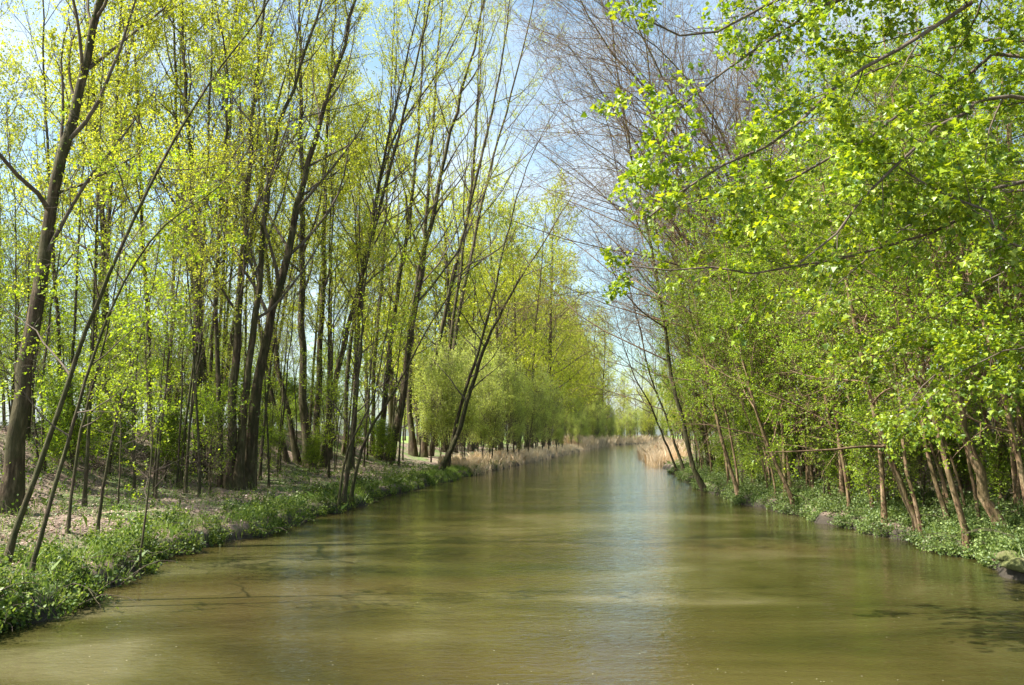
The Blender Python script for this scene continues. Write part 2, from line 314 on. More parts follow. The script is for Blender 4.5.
def trunk_radii(P, r0, K, rt=.12, flare=.8):
    s = np.linspace(0, 1, K); h = np.linalg.norm(P - P[0], axis=1)
    return r0 * (.9 * (1 - s) ** 1.25 * (1 - rt) + rt) * (1 + flare * np.exp(-h / (2.6 * r0 + .12)))
def tag(o, label, cat, group=None):
    o['label'] = label; o['category'] = cat
    if group: o['group'] = group
    return o
def build_tree(name, stems, kd, label, cat='tree', group=None, dens=1., bias=None, crown=True, sides=12, ivy=0.):
    """stems: list of (world polyline, base radius)"""
    base = stems[0][0][0].copy(); base[2] = float(ground(base[0], base[1]))
    if base[2] < 0: base[2] = 0
    e = bpy.data.objects.new(name, None); C.objects.link(e); e.location = base; e.empty_display_size = .3
    tag(e, label, cat, group); KT = 26; Ps = []; Rs = []
    for pl, r in stems:
        P = spline(pl, KT) - base; P[1:-1] += rng.normal(0, r * .18, (KT - 2, 3)) * [1, 1, .2]; P[0, 2] -= .25
        R = trunk_radii(P, r, KT); mb = MB(); tubes(mb, P[None], R[None], sides, 0, .05); Ps.append(P); Rs.append(R)
        link('trunk', mb.mesh('trunk', [KIND[kd]['bark']]), e)
    if ivy:
        ib = MB()
        for P, R in zip(Ps, Rs):
            n = int(ivy * 420); t_ = rng.random(n) ** 1.2 * .7; pos, tan, rad = sample(np.repeat(P[None], n, 0), np.repeat(R[None], n, 0), t_)
            keep = np.sin(t_ * 31 + P[3, 0] * 9) + rng.normal(0, .5, n) > -.1; pos, rad = pos[keep], rad[keep]; n = len(pos); a = rng.random(n) * 6.28
            o_ = np.stack([np.cos(a), np.sin(a), a * 0], -1); put(ib, pos + o_ * (rad * 1.05 + .03 + .07 * rng.random(n))[:, None], o_ + rng.normal(0, .6, (n, 3)), (.05, .10), 0, LEAF_ROUND, .3, .2)
        link('ivy', ib.mesh('ivy', [M_HERB]), e)
    if crown:
        H = float(np.linalg.norm(Ps[0][-1] - Ps[0][0])); big = [i for i in range(len(Ps))]
        cm = crown_mesh(np.array(Ps), np.array(Rs), kd, bias, dens if len(Ps) == 1 else dens * .62, H)
        link('crown', cm, e)
    return e
def px_stem(pts, w, H=None, drift=0., Yb=None, upturn=.5):
    b = ground_hit(*pts[0]) if Yb is None else at(*pts[0], Yb)
    Y0 = b[1]; w = w * .76; W = [b]
    if H and H >= 20: H = max(H, 4 + 470 / F * Y0 * 1.15)
    for p in pts[1:]:
        q = at(*p, Y0)
        q = at(*p, Y0 + drift * (q[2] - b[2])); W.append(q)
    W = np.array(W)
    if H and W[-1][2] - b[2] < H:
        d = norm(W[-1] - W[-2]); d = norm(d + [0, 0, upturn]); rem = H - (W[-1][2] - b[2]); 
        W = np.vstack([W, W[-1] + d * rem * .5, W[-1] + norm(d + [0, 0, .3]) * rem])
    return W, w / 2 / F * Y0
def hero(name, stems, kd, label, cat='tree', H=22, group=None, dens=1., bias=None, **k):
    return build_tree(name, [px_stem(s[0], s[1], *( [H] if len(s) < 3 else [s[2]] ), **(s[3] if len(s) > 3 else {})) for s in stems], kd, label, cat, group, dens, bias, **k)

# --- left bank, large poplars
hero('poplar_tree', [([(8, 512), (22, 400), (38, 290), (62, 170), (80, 80), (100, 0)], 25)], 'poplar', 'thick dark poplar trunk at the left edge leaning gently to the right', H=24, ivy=1.5, dens=1.0, bias=(.12, 0, 0))
hero('poplar_tree', [([(200, 470), (197, 380), (197, 290), (191, 170), (186, 90), (181, 0)], 14), ([(212, 468), (205, 380), (190, 250), (178, 140), (176, 60), (172, 0)], 10)], 'poplar', 'upright twin poplar just left of the thick trunk cluster, leafy low down', H=22, ivy=3)
hero('poplar_tree', [([(231, 488), (233, 400), (237, 340), (250, 149), (258, 60), (265, 0)], 14), ([(238, 490), (244, 400), (252, 340), (274, 149), (292, 90), (317, 15)], 13),
                     ([(246, 488), (256, 400), (266, 340), (290, 240), (307, 169), (322, 114), (345, 40)], 17), ([(222, 486), (219, 400), (216, 300), (222, 180), (228, 80), (215, 0)], 8)],
     'poplar', 'thick poplar cluster of leaning trunks bunched tightly at the middle of the left bank', H=24, ivy=.7, dens=1.1)
hero('poplar_tree', [([(288, 462), (278, 416), (264, 357), (255, 290), (246, 200)], 6), ([(299, 464), (287, 405), (276, 350), (268, 270), (262, 180)], 8),
                     ([(311, 468), (304, 416), (302, 350), (302, 174), (300, 60)], 13), ([(313, 462), (318, 405), (321, 350), (324, 240), (326, 149), (334, 20)], 10),
                     ([(322, 468), (331, 405), (343, 350), (372, 240), (400, 130), (425, 30)], 9)],
     'poplar', 'fan of five poplar stems rising from one foot right of the thick cluster', H=21)
hero('poplar_tree', [([(107, 432), (107, 350), (103, 220), (94, 110), (88, 0)], 12)], 'poplar', 'ivy darkened trunk standing on the crest of the left bank', H=22, ivy=4, dens=.8)
hero('poplar_tree', [([(378, 459), (383, 413), (392, 330), (413, 189), (420, 99), (424, 20)], 9), ([(388, 461), (399, 418), (412, 330), (443, 164), (460, 100), (480, 20)], 11)],
     'poplar', 'pair of straight poplar trunks behind the leaning water edge stems', H=24)
hero('poplar_tree', [([(414, 456), (409, 400), (412, 323), (425, 230), (432, 140), (440, 30)], 9)], 'poplar', 'slim upright poplar between the trunk pair and the forked poplar', H=24)
hero('poplar_tree', [([(424, 457), (426, 400), (438, 345), (450, 290), (468, 215), (490, 120), (505, 40)], 8), ([(430, 456), (440, 400), (452, 330), (462, 260), (472, 180), (478, 80)], 6)],
     'poplar', 'forked poplar leaning right where the left bank curves away', H=25)
hero('poplar_tree', [([(205, 455), (210, 380), (218, 260), (228, 140), (236, 20)], 6), ([(216, 452), (224, 350), (236, 220), (240, 90)], 5)], 'poplar', 'thin paired poplar stems in the gap left of the thick cluster', H=20, dens=.8)
hero('poplar_tree', [([(345, 455), (350, 350), (374, 208), (398, 130), (440, 70)], 7)], 'poplar', 'slanting poplar behind the leaning water edge stems', H=22)
hero('poplar_tree', [([(458, 445), (462, 350), (470, 230), (478, 110), (484, 10)], 6)], 'poplar', 'slender straight poplar behind the tree leaning over the water', H=26)
# --- left bank, leaning trees on the waterline
hero('leaning_tree', [([(439, 473), (456, 438), (467, 404), (482, 355), (497, 321), (520, 279), (545, 240), (575, 190)], 8, 15), ([(446, 470), (459, 412), (480, 345), (495, 290), (508, 230), (530, 160), (560, 100)], 6, 17)],
     'willow', 'dark tree leaning right over the water at the bend of the left bank', dens=.55)
hero('leaning_tree', [([(343, 506), (352, 440), (360, 360), (366, 270), (380, 190)], 7, 13), ([(350, 500), (365, 440), (395, 390), (430, 325), (470, 270), (520, 235)], 5, 9), ([(338, 507), (348, 450), (372, 400), (385, 340), (396, 260)], 4, 11)],
     'willow', 'bush like tree of slanting stems at the water edge right of the fan poplar', dens=.8)
# --- left bank, thin stems in front
hero('sapling', [([(3, 564), (34, 480), (62, 401), (84, 335), (119, 253), (159, 169), (199, 99), (238, 45), (270, 0)], 9, 13)], 'sapling', 'long dark stem slanting from the lower left corner up to the right', dens=.5)
hero('sapling', [([(28, 581), (48, 513), (73, 423), (101, 334), (125, 280), (165, 225), (215, 190)], 7, 9)], 'sapling', 'slanting sapling rooted lowest on the left bank close to the water', dens=1.1)
hero('sapling', [([(67, 533), (79, 440), (101, 356), (115, 290), (128, 180)], 5, 10)], 'sapling', 'slim sapling rising between the slanting stem and the bank foot', dens=1.3)
hero('sapling', [([(96, 536), (112, 440), (135, 356), (152, 290), (165, 200)], 5, 9)], 'sapling', 'slightly leaning sapling among low herbs left of the twin poplar', dens=1.5)
hero('sapling', [([(138, 575), (149, 485), (152, 429), (146, 356), (150, 300)], 3.5, 6)], 'sapling', 'very thin pale sapling growing out of the waterline at left', dens=1.)
hero('sapling', [([(134, 494), (135, 412), (137, 356), (142, 270)], 4.5, 8)], 'sapling', 'short dark upright sapling on the litter covered slope', dens=1.6)
hero('sapling', [([(45, 470), (42, 400), (48, 330), (60, 250), (66, 140)], 5, 10), ([(40, 474), (33, 400), (28, 320), (30, 240)], 4, 8)], 'sapling', 'forked dark sapling close behind the thick trunk at the left edge', dens=.8)
hero('sapling', [([(118, 510), (121, 430), (118, 350), (110, 280)], 3, 7)], 'sapling', 'faint thin sapling between two leaning saplings on the left slope', dens=1.4)

# --- right bank heroes
B = (-.25, -.15, .0)
hero('leaning_tree', [([(1009, 538), (985, 495), (974, 460), (963, 426), (955, 381), (945, 329), (937, 280), (925, 220), (905, 150)], 15, 14)], 'hornbeam', 'thick reddish trunk curving left from the bank by the mossy stone', dens=.7, ivy=.4, bias=B)
hero('leaning_tree', [([(969, 547), (956, 499), (938, 433), (921, 360), (912, 316), (905, 276), (890, 200)], 9, 13)], 'hornbeam', 'slim ochre barked tree leaning left in front of the thick reddish trunk', dens=.7, bias=B)
hero('leaning_tree', [([(951, 528), (932, 472), (922, 420), (905, 350), (890, 270)], 7, 12)], 'hornbeam', 'thin brown stem leaning left, second in from the thick reddish trunk', dens=.8, bias=B)
hero('leaning_tree', [([(920, 538), (906, 499), (893, 465), (880, 430), (865, 370), (850, 300), (830, 220)], 10, 14), ([(924, 538), (914, 500), (905, 460), (900, 400), (890, 330)], 6, 12)], 'hornbeam', 'dark leaning pair of stems under the hanging spray of large leaves', dens=.8, ivy=1.2, bias=B)
hero('upright_tree', [([(962, 500), (957, 433), (955, 340), (950, 240), (948, 120)], 7, 14)], 'hornbeam', 'straight pinkish trunk behind the crossing leaning stems at right', dens=.6, bias=B)
hero('upright_tree', [([(1003, 509), (999, 459), (1001, 420), (1004, 330), (1008, 200), (1010, 80)], 8, 16)], 'hornbeam', 'pinkish upright trunk lit by the sun near the right edge', dens=.6, bias=B)
hero('upright_tree', [([(1018, 520), (1019, 430), (1014, 330), (1006, 240), (996, 120)], 6, 15)], 'hornbeam', 'dark narrow trunk cut by the right edge of the picture', dens=.6, bias=B)
hero('leaning_tree', [([(853, 507), (846, 470), (838, 430), (832, 380), (822, 310)], 6, 12)], 'hornbeam', 'leaning ochre stem rising out of the ivy mound', dens=1, bias=B)
hero('leaning_tree', [([(875, 512), (863, 467), (852, 420), (842, 350)], 6, 12)], 'hornbeam', 'leaning stem just right of the ivy mound', dens=1, bias=B)
hero('leaning_tree', [([(796, 506), (778, 467), (764, 435), (748, 380), (735, 320)], 6, 12)], 'hornbeam', 'stem leaning left over the pale ivy slope', dens=1, bias=B)
hero('upright_tree', [([(811, 485), (812, 450), (816, 408), (818, 340)], 6, 13)], 'hornbeam', 'straight thin trunk standing upright behind the ivy slope', dens=1, bias=B)
hero('leaning_tree', [([(741, 499), (727, 458), (717, 417), (703, 350), (690, 270), (680, 200)], 6, 16)], 'hornbeam', 'dark leaning stem at the left end of the ivy slope', dens=.8, bias=B)
# bare trees arching over the river
hero('bare_tree', [([(678, 473), (662, 433), (648, 400), (636, 380), (622, 340), (612, 300)], 3.2, 16)], 'bare', 'thinnest arching stem rising from the water, leftmost of the right bank', dens=.7, bias=(-.35, 0, 0))
hero('bare_tree', [([(685, 472), (674, 441), (664, 411), (650, 375), (640, 330), (628, 280)], 4.2, 18)], 'bare', 'arching bare tree close beside the thinnest stem at the water', dens=.8, bias=(-.35, 0, 0))
hero('bare_tree', [([(707, 491), (695, 472), (683, 421), (674, 390), (665, 330), (650, 240), (632, 160)], 6.5, 20)], 'bare', 'dark bare tree whose foot kinks sideways out of the water', dens=1, bias=(-.35, -.1, 0))
hero('bare_tree', [([(712, 468), (703, 431), (696, 400), (684, 310), (672, 220), (655, 120)], 7, 23)], 'bare', 'tall bare tree behind the one with the kinked foot', dens=1, bias=(-.3, -.15, 0))
hero('bare_tree', [([(746, 480), (736, 430), (724, 350), (712, 250), (690, 170), (655, 100), (610, 50)], 8, 21)], 'bare', 'tall bare tree arching far over the river with purplish twigs', dens=1.2, bias=(-.45, -.1, 0))
hero('bare_tree', [([(775, 480), (768, 420), (758, 330), (742, 230), (715, 150), (670, 90)], 8, 22)], 'bare', 'bare tree behind the ivy slope with long limbs bending left', dens=1.2, bias=(-.4, -.1, 0))
hero('bare_tree', [([(822, 470), (815, 400), (806, 280), (795, 150), (778, 40)], 8, 23)], 'bare', 'bare tall trunk seen through the leaves of the right bank', dens=1, bias=(-.3, 0, 0))

hero('bare_tree', [([(760, 474), (742, 380), (722, 260), (697, 158), (645, 138), (588, 118), (545, 90)], 5, 5), ([(760, 474), (745, 370), (716, 240), (680, 130), (630, 60), (580, 10)], 6, 5), ([(760, 474), (740, 380), (712, 270), (668, 190), (610, 170), (555, 165)], 4, 5)],
     'bare', 'bare tree with three long limbs sweeping left high over the water', dens=1.5, bias=(-.25, 0, .05))
hero('bare_tree', [([(730, 470), (712, 400), (690, 330), (660, 300), (620, 293), (570, 293), (520, 305)], 3.6, 4), ([(730, 470), (715, 390), (690, 290), (650, 225), (600, 200), (556, 190)], 5, 4), ([(730, 470), (720, 380), (700, 260), (676, 170), (640, 90), (610, 20)], 6, 12)],
     'bare', 'bare tree with one low limb bowed flat across the river', dens=1.3, bias=(-.2, 0, .05))
hero('bare_tree', [([(790, 478), (778, 380), (752, 240), (720, 130), (670, 60), (620, 20), (570, -20)], 7, 8), ([(790, 478), (775, 370), (742, 250), (700, 190), (650, 110), (590, 70)], 5, 5)],
     'bare', 'forked bare tree reaching above the maple leaves toward the sky gap', dens=1.4, bias=(-.25, 0, .05))
hero('poplar_tree', [([(350, 470), (356, 380), (362, 280), (380, 180), (402, 80), (420, 0)], 8)], 'poplar', 'poplar directly behind the slanting water edge stems, bending right at the top', H=22, bias=(.1, 0, 0))
hero('poplar_tree', [([(444, 452), (452, 360), (470, 260), (490, 170), (512, 90), (530, 20)], 7)], 'poplar', 'poplar leaning toward the sky gap above the bend', H=24, bias=(.1, 0, 0))
hero('poplar_tree', [([(372, 455), (376, 350), (384, 250), (390, 120), (394, 10)], 6)], 'poplar', 'thin vertical poplar between the slanting poplar and the straight pair', H=24, bias=(.05, 0, 0))
hero('poplar_tree', [([(150, 440), (148, 330), (142, 220), (138, 100), (130, 0)], 8)], 'poplar', 'upright poplar on the crest between the ivy darkened trunk and the twin poplar', H=23)
hero('poplar_tree', [([(62, 440), (58, 330), (50, 200), (44, 60)], 7)], 'poplar', 'poplar on the crest glimpsed behind the thick left edge trunk', H=23)

# ------------------------------------------------------------------ prototypes and copies
def proto(kd, H, lean, r, nst=1, dens=1., bias=None, curve=.5):
    """trunk and crown meshes around the origin"""
    Ps, Rs, tm = [], [], []
    for i in range(nst):
        az = rng.random() * 6.28; fan = 0 if nst == 1 else .16
        s = np.linspace(0, 1, 26)[:, None]
        d = np.array([lean[0] + fan * math.cos(az + i * 2.2), lean[1] + fan * math.sin(az + i * 2.2), 1.])
        h = H * (1 if i == 0 else rng.uniform(.7, 1))
        P = s * d * h; P[:, :2] = P[:, :2] * (s ** curve)
        P[:, :2] += np.cumsum(rng.normal(0, .012 * math.sqrt(H), (26, 2)), 0) * s
        P[:, 0] += math.cos(i * 2.2) * r * 1.1 * (nst > 1); P[:, 1] += math.sin(i * 2.2) * r * 1.1 * (nst > 1)
        P[0, 2] = -.5
        R = trunk_radii(P, r * (1 if i == 0 else .75), 26); mb = MB(); tubes(mb, P[None], R[None], 8, 0, .05)
        tm.append(mb.mesh('trunk', [KIND[kd]['bark']])); Ps.append(P); Rs.append(R)
    return tm, crown_mesh(np.array(Ps), np.array(Rs), kd, bias, dens if nst == 1 else dens * .6, H)
def place(pr, name, x, y, rot, sc, label, group, cat='tree', zoff=0):
    e = bpy.data.objects.new(name, None); C.objects.link(e)
    e.location = (x, y, float(ground(x, y)) + zoff); e.rotation_euler = (0, 0, rot); e.scale = (sc, sc, sc)
    tag(e, label, cat, group)
    for t in pr[0]: link('trunk', t, e)
    link('crown', pr[1], e)
    return e
PT = dict(
    pop=[proto('poplar', 23, (.06, 0), .11), proto('poplar', 21, (-.03, .03), .095), proto('poplar', 24, (.09, -.03), .12, 2)],
    popf=[proto('poplar_far', 22, (.05, 0), .2), proto('poplar_far', 20, (.0, .03), .18, 2), proto('poplar_far', 24, (.04, -.03), .22)],
    sap=[proto('sapling', 7, (.12, 0), .045), proto('sapling', 5.5, (.05, .1), .035, 3), proto('sapling', 8.5, (.1, -.05), .05, 2)],
    und=[proto('willow', 9, (.12, 0), .07, 2, .9), proto('willow', 7, (.08, .05), .06, 3, .9)],
    horn=[proto('hornbeam', 12, (-.22, 0), .09, 1, 1, B), proto('hornbeam', 10, (-.28, -.03), .075, 2, 1, B), proto('hornbeam', 14, (-.18, .03), .11, 1, 1, B), proto('hornbeam', 9, (-.3, .02), .06, 1, 1, B)],
    pole=[proto('pole', 14, (.14, 0), .07), proto('pole', 12, (.22, .05), .06, 2), proto('pole', 16, (.02, -.04), .08), proto('pole', 11, (-.08, .03), .05)],
    shrub=[proto('shrub', 4, (-.15, 0), .025, 4, 1.), proto('shrub', 3.2, (-.2, .1), .02, 5, 1.)],
    slim=[proto('slim', 12, (-.2, 0), .075, 2, 1, B), proto('slim', 11, (-.28, .02), .07, 1, 1, B), proto('slim', 14, (-.08, -.03), .09, 1, 1, B), proto('slim', 10, (-.36, .04), .06, 1, 1, B)],
    bush=[proto('bush', 8, (.05, 0), .035, 6, 1.2), proto('bush', 9.5, (.0, .05), .04, 7, 1.2)],
    bare=[proto('bare', 21, (-.2, 0), .13, 1, 1, (-.3, 0, 0)), proto('bare', 19, (-.26, .02), .12, 1, 1, (-.35, 0, 0))],
)
def strip(n, y0, y1, d0, d1, side, mind, pw=1.0):
    out = []; tries = 0
    while len(out) < n and tries < n * 60:
        tries += 1; y = y0 + (y1 - y0) * rng.random() ** pw; d = rng.uniform(d0, d1)
        x = float(XL(y) - d) if side < 0 else float(XR(y) + d)
        if all((x - a) ** 2 + (y - b) ** 2 > mind ** 2 for a, b in out): out.append((x, y))
    return out
def scatter(key, pts, name, label, group, rr=.6, s0=.85, s1=1.15, cat='tree', allrot=False):
    for x, y in pts:
        pr = PT[key][rng.integers(len(PT[key]))]
        place(pr, name, x, y, rng.uniform(0, 6.28) if allrot else rng.uniform(-rr, rr), rng.uniform(s0, s1), label, group, cat)
scatter('pop', strip(12, 36, 62, 5, 14, -1, 3.5), 'poplar_tree', 'slender poplar among the row on the left bank slope', 'poplars standing back on the left bank', s0=1.05, s1=1.4)
scatter('pop', strip(9, 26, 60, 16, 30, -1, 5), 'poplar_tree', 'pale yellow green poplar standing beyond the left bank crest', 'poplars beyond the left bank crest', allrot=True)
scatter('pole', strip(40, 24, 66, 3, 13, -1, 1.3), 'slim_tree', 'slim dark pole like stem among the left bank trees', 'slim stems on the left bank', s0=.8, s1=1.3)
scatter('sap', strip(16, 24, 60, 2.5, 12, -1, 2), 'sapling', 'thin leafy sapling in the undergrowth of the left bank', 'saplings on the left bank', cat='sapling', allrot=True)
scatter('und', strip(44, 26, 70, 9, 28, -1, 2.2), 'understory_tree', 'small bright green understory tree on the left bank slope', 'understory trees of the left bank', allrot=True, s1=1.3)
scatter('bush', strip(15, 62, 92, 1., 5, -1, 2.0), 'leafy_bush', 'tall pale green bush of upright shoots behind the reeds', 'pale bushes behind the left reeds', allrot=True, cat='bush', s0=.8, s1=1.2)
scatter('popf', strip(56, 82, 262, 2.5, 18, -1, 5), 'poplar_tree', 'yellow green poplar in the far row where the left bank bends', 'far row of poplars on the left bank', s0=1.3, s1=1.75, allrot=True)
scatter('bush', strip(30, 92, 240, .5, 4, -1, 3), 'leafy_bush', 'green bush at the foot of the far poplar row', 'bushes at the foot of the far row', s0=.6, s1=1.2, allrot=True, cat='bush')
scatter('slim', strip(84, 19, 66, .3, 9, 1, .8), 'slim_tree', 'slim bare legged stem in the thicket of the right bank', 'slim stems along the right bank', s0=.8, s1=1.2)
scatter('horn', strip(16, 19, 60, .8, 5, 1, 1.8), 'leaning_tree', 'thin leaning leafy tree in the thicket along the right bank', 'leaning trees along the right bank')
scatter('horn', strip(36, 20, 70, 6, 18, 1, 2.2), 'woodland_tree', 'leafy woodland tree on the slope behind the right bank', 'woodland trees up the right slope', s0=1., s1=1.6, rr=1.2)
scatter('shrub', strip(62, 18, 66, .5, 7, 1, 1.1), 'leafy_shrub', 'low fresh green shrub between the trunks of the right bank', 'shrubs under the right bank trees', cat='shrub', allrot=True, s0=.5, s1=1.1)
scatter('shrub', strip(34, 22, 64, 3.5, 14, -1, 1.5), 'leafy_shrub', 'low fresh green shrub on the slope of the left bank', 'shrubs on the left slope', cat='shrub', allrot=True, s0=.4, s1=1.2)
scatter('sap', strip(56, 19, 66, .4, 9, 1, 1.1), 'sapling', 'thin leafy sapling among the trunks of the right bank', 'saplings on the right bank', cat='sapling', allrot=True, s0=.5, s1=1.)
scatter('bare', strip(20, 36, 95, 2.5, 13, 1, 3.8), 'bare_tree', 'bare twiggy tree standing in the right bank wood', 'bare trees of the right bank wood', rr=.5, s1=1.3)
scatter('popf', strip(26, 105, 260, 4, 26, 1, 5), 'poplar_tree', 'distant pale tree beyond the reeds of the far right bank', 'distant trees beyond the right reeds', s0=.45, s1=.8, allrot=True)
scatter('popf', strip(64, 225, 380, 2, 60, -1, 5), 'poplar_tree', 'distant tree closing the view at the end of the river', 'distant trees at the river end', s0=.95, s1=1.35, allrot=True)
scatter('bush', strip(44, 205, 330, .3, 9, -1, 3), 'leafy_bush', 'distant pale bush at the far end of the water', 'bushes at the river end', s0=.7, s1=1.3, allrot=True, cat='bush')
scatter('und', strip(30, 100, 300, 20, 90, -1, 8), 'understory_tree', 'distant rounded green tree in the fields beyond the left bank', 'distant trees beyond the left bank', s0=1.2, s1=2., allrot=True)

# ------------------------------------------------------------------ near maple hanging in from the right
def maple(name, base, limbs, label, dens=1.):
    e = bpy.data.objects.new(name, None); C.objects.link(e); b = np.array([base[0], base[1], float(ground(*base))]); e.location = b
    tag(e, label, 'tree')
    P = spline([b + [0, 0, -.3], b + [-.1, .1, 3], b + [-.4, .2, 7], b + [-.5, .3, 12], b + [-.6, .3, 15]], 26) - b
    R = trunk_radii(P, .24, 26); mb = MB(); tubes(mb, P[None], R[None], 12, 0, .05); link('trunk', mb.mesh('trunk', [M_BARK_D]), e)
    cb = MB(); LP = []; LR = []
    for pts, w, zb in limbs:
        W = [at(*p[:2], p[2]) for p in pts]; W = [b + [-.2, .1, zb]] + W
        Q = spline(W, 22) - b; Q[2:] += rng.normal(0, .03, (20, 3)); r = np.linspace(w, w * .22, 22); LP.append(Q); LR.append(r)
    LP = np.array(LP); LR = np.array(LR); tubes(cb, LP, LR, 7, 0)
    L2, R2 = grow(LP, LR, int(26 * dens), .22, .99, (28, 65), (1.0, 2.4), .02, .13, 6, .5, .005, (-.15, 0, -.02), .5)
    tubes(cb, L2, R2, 4, 0)
    L3, R3 = grow(L2, R2, 6, .15, .98, (30, 65), (.35, .9), .0, .15, 4, .5, .003, None, .3)
    tubes(cb, L3, R3, 3, 0)
    leaves(cb, L3, int(32 * dens), (.045, .115), 1, LEAF_MAPLE, spread=.06, upn=1.2, t0=.25, droop=.4, fold=.4, clump=(1.4, -.45))
    link('crown', cb.mesh('crown', [M_TWIG, M_MAP]), e)
maple('maple_tree', (15.5, 13), [
    ([(1060, 108, 12.5), (960, 118, 12), (918, 140, 11.8), (895, 165, 11.6), (855, 205, 11.5), (800, 262, 11.5)], .06, 4.0),
    ([(1060, 262, 11.5), (985, 215, 11.5), (940, 190, 11.7), (897, 165, 12), (860, 132, 12)], .05, 3.6),
    ([(1070, -20, 12.5), (950, 20, 12.5), (880, 60, 12.5), (840, 85, 12.5), (780, 135, 12.3), (700, 180, 12.2), (650, 215, 12)], .065, 6.5),
    ([(1050, -120, 13), (940, -70, 13), (840, -30, 13), (760, 10, 12.6), (690, 40, 12.6), (640, 15, 12.6)], .065, 8.5),
    ([(1060, -90, 13), (920, -40, 13), (820, 10, 12.8), (740, 60, 12.6), (690, 100, 12.4), (655, 130, 12.3)], .06, 7.5),
    ([(1050, 60, 13), (960, 80, 13.5), (880, 130, 13.6), (790, 180, 13.6), (700, 200, 13.4), (640, 215, 13.2)], .055, 5.5),
    ([(1060, 180, 12.5), (960, 220, 12.5), (880, 250, 13), (780, 270, 13.4), (700, 270, 13.6), (630, 265, 13.8)], .05, 4.5),
], 'broad leaved maple whose branches hang in over the river from the right')
maple('maple_tree', (16.5, 19), [
    ([(1080, 330, 17), (1000, 340, 16.8), (950, 360, 16.5), (915, 395, 16.2), (895, 420, 16)], .04, 3.6),
    ([(1060, 340, 16), (1010, 350, 15.8), (960, 372, 15.6), (930, 400, 15.5), (912, 425, 15.4)], .03, 4.6),
    ([(1080, 260, 17), (1010, 270, 17), (950, 300, 17), (900, 340, 17), (870, 370, 17)], .04, 4.5),
    ([(1080, 200, 17), (1000, 190, 17), (920, 220, 17), (850, 270, 17), (800, 320, 17)], .045, 6),
    ([(1080, 60, 17), (1000, 40, 17), (900, 60, 17), (820, 110, 17), (760, 180, 17)], .05, 8.5),
], 'maple with sprays of large dark leaves hanging low above the right bank', .9)

# ------------------------------------------------------------------ ground cover
def cover_pts(n, y0, y1, d0, d1, side, pw=1.6, dp=1.0, clump=None):
    y = y0 + (y1 - y0) * rng.random(n) ** pw; d = d0 + (d1 - d0) * rng.random(n) ** dp
    x = XL(y) - d if side < 0 else XR(y) + d
    if clump is not None:
        k = np.sin(x * 1.9 + 2 * np.sin(y * .8)) * np.sin(y * 1.6 + 1.3 * np.sin(x)) + .5 * np.sin(x * 4.3 + y * 3.1); keep = k + rng.normal(0, .35, n) > clump
        x, y, d = x[keep], y[keep], d[keep]
    return x, y, d
def stuff(name, mb, mats, label):
    o = link(name, mb.mesh(name, mats)); o['kind'] = 'stuff'; o['label'] = label; o['category'] = name.replace('_', ' '); return o
def rand_ax(n, z=.3): return np.stack([rng.normal(0, 1, n), rng.normal(0, 1, n), rng.normal(z, .5, n)], -1)
# herbs: clumps of stems with leaves
def herbs(name, sets, mat, label, size):
    mb = MB()
    for (n, y0, y1, d0, d1, side, clump, hh, per, dp) in sets:
        x, y, d = cover_pts(n, y0, y1, d0, d1, side, 1.5, dp, clump); z = np.maximum(ground(x, y), .04)
        h = hh[0] + (hh[1] - hh[0]) * rng.random(len(x)) ** 1.5
        base = np.stack([x, y, z], -1); tip = base + np.stack([rng.normal(0, .25, len(x)) * h, rng.normal(0, .25, len(x)) * h, h], -1)
        s = np.linspace(0, 1, 3)[None, :, None]; P = base[:, None] * (1 - s) + tip[:, None] * s
        tubes(mb, P, np.full(P.shape[:2], .003), 3, 0)
        leaves(mb, P, per, size, 0, LEAF_ROUND, spread=.05, upn=1.0, t0=.3, droop=.0, fold=.2)
    return stuff(name, mb, [mat], label)
herbs('undergrowth', [(9000, 11, 62, -.2, 1.6, -1, .22, (.04, .5), 9, 1.2), (7000, 13, 62, 1.2, 13, -1, .35, (.04, .22), 7, 1.0), (2200, 13, 60, 2, 12, -1, .6, (.2, .6), 9, 1.0)], M_HERB, 'dense green herbs and nettles covering the foot of the left bank', (.04, .085))
herbs('ivy', [(14000, 19.2, 70, -.2, 3.4, 1, -.55, (.04, .34), 11, 1.2), (3000, 20, 50, -.1, 2.2, 1, .3, (.3, .8), 12, 1.0), (9000, 18.6, 60, 3, 16, 1, .0, (.04, .2), 7, 1.0)], M_IVY, 'pale sunlit ivy mounds covering the right bank above the water', (.04, .08))
mb = MB()
for side, n, d1 in ((-1, 80000, 16), (1, 36000, 16)):
    x, y, d = cover_pts(n, 11, 60, .5, d1, side, 1.4, 1.0); z = ground(x, y) + .015
    put(mb, np.stack([x, y, z], -1), rand_ax(len(x), 0) * [1, 1, .25], (.04, .09), 0, LEAF_SIMPLE, 1.6)
stuff('leaf_litter', mb, [M_LIT], 'pinkish brown dead leaves strewn over both banks')
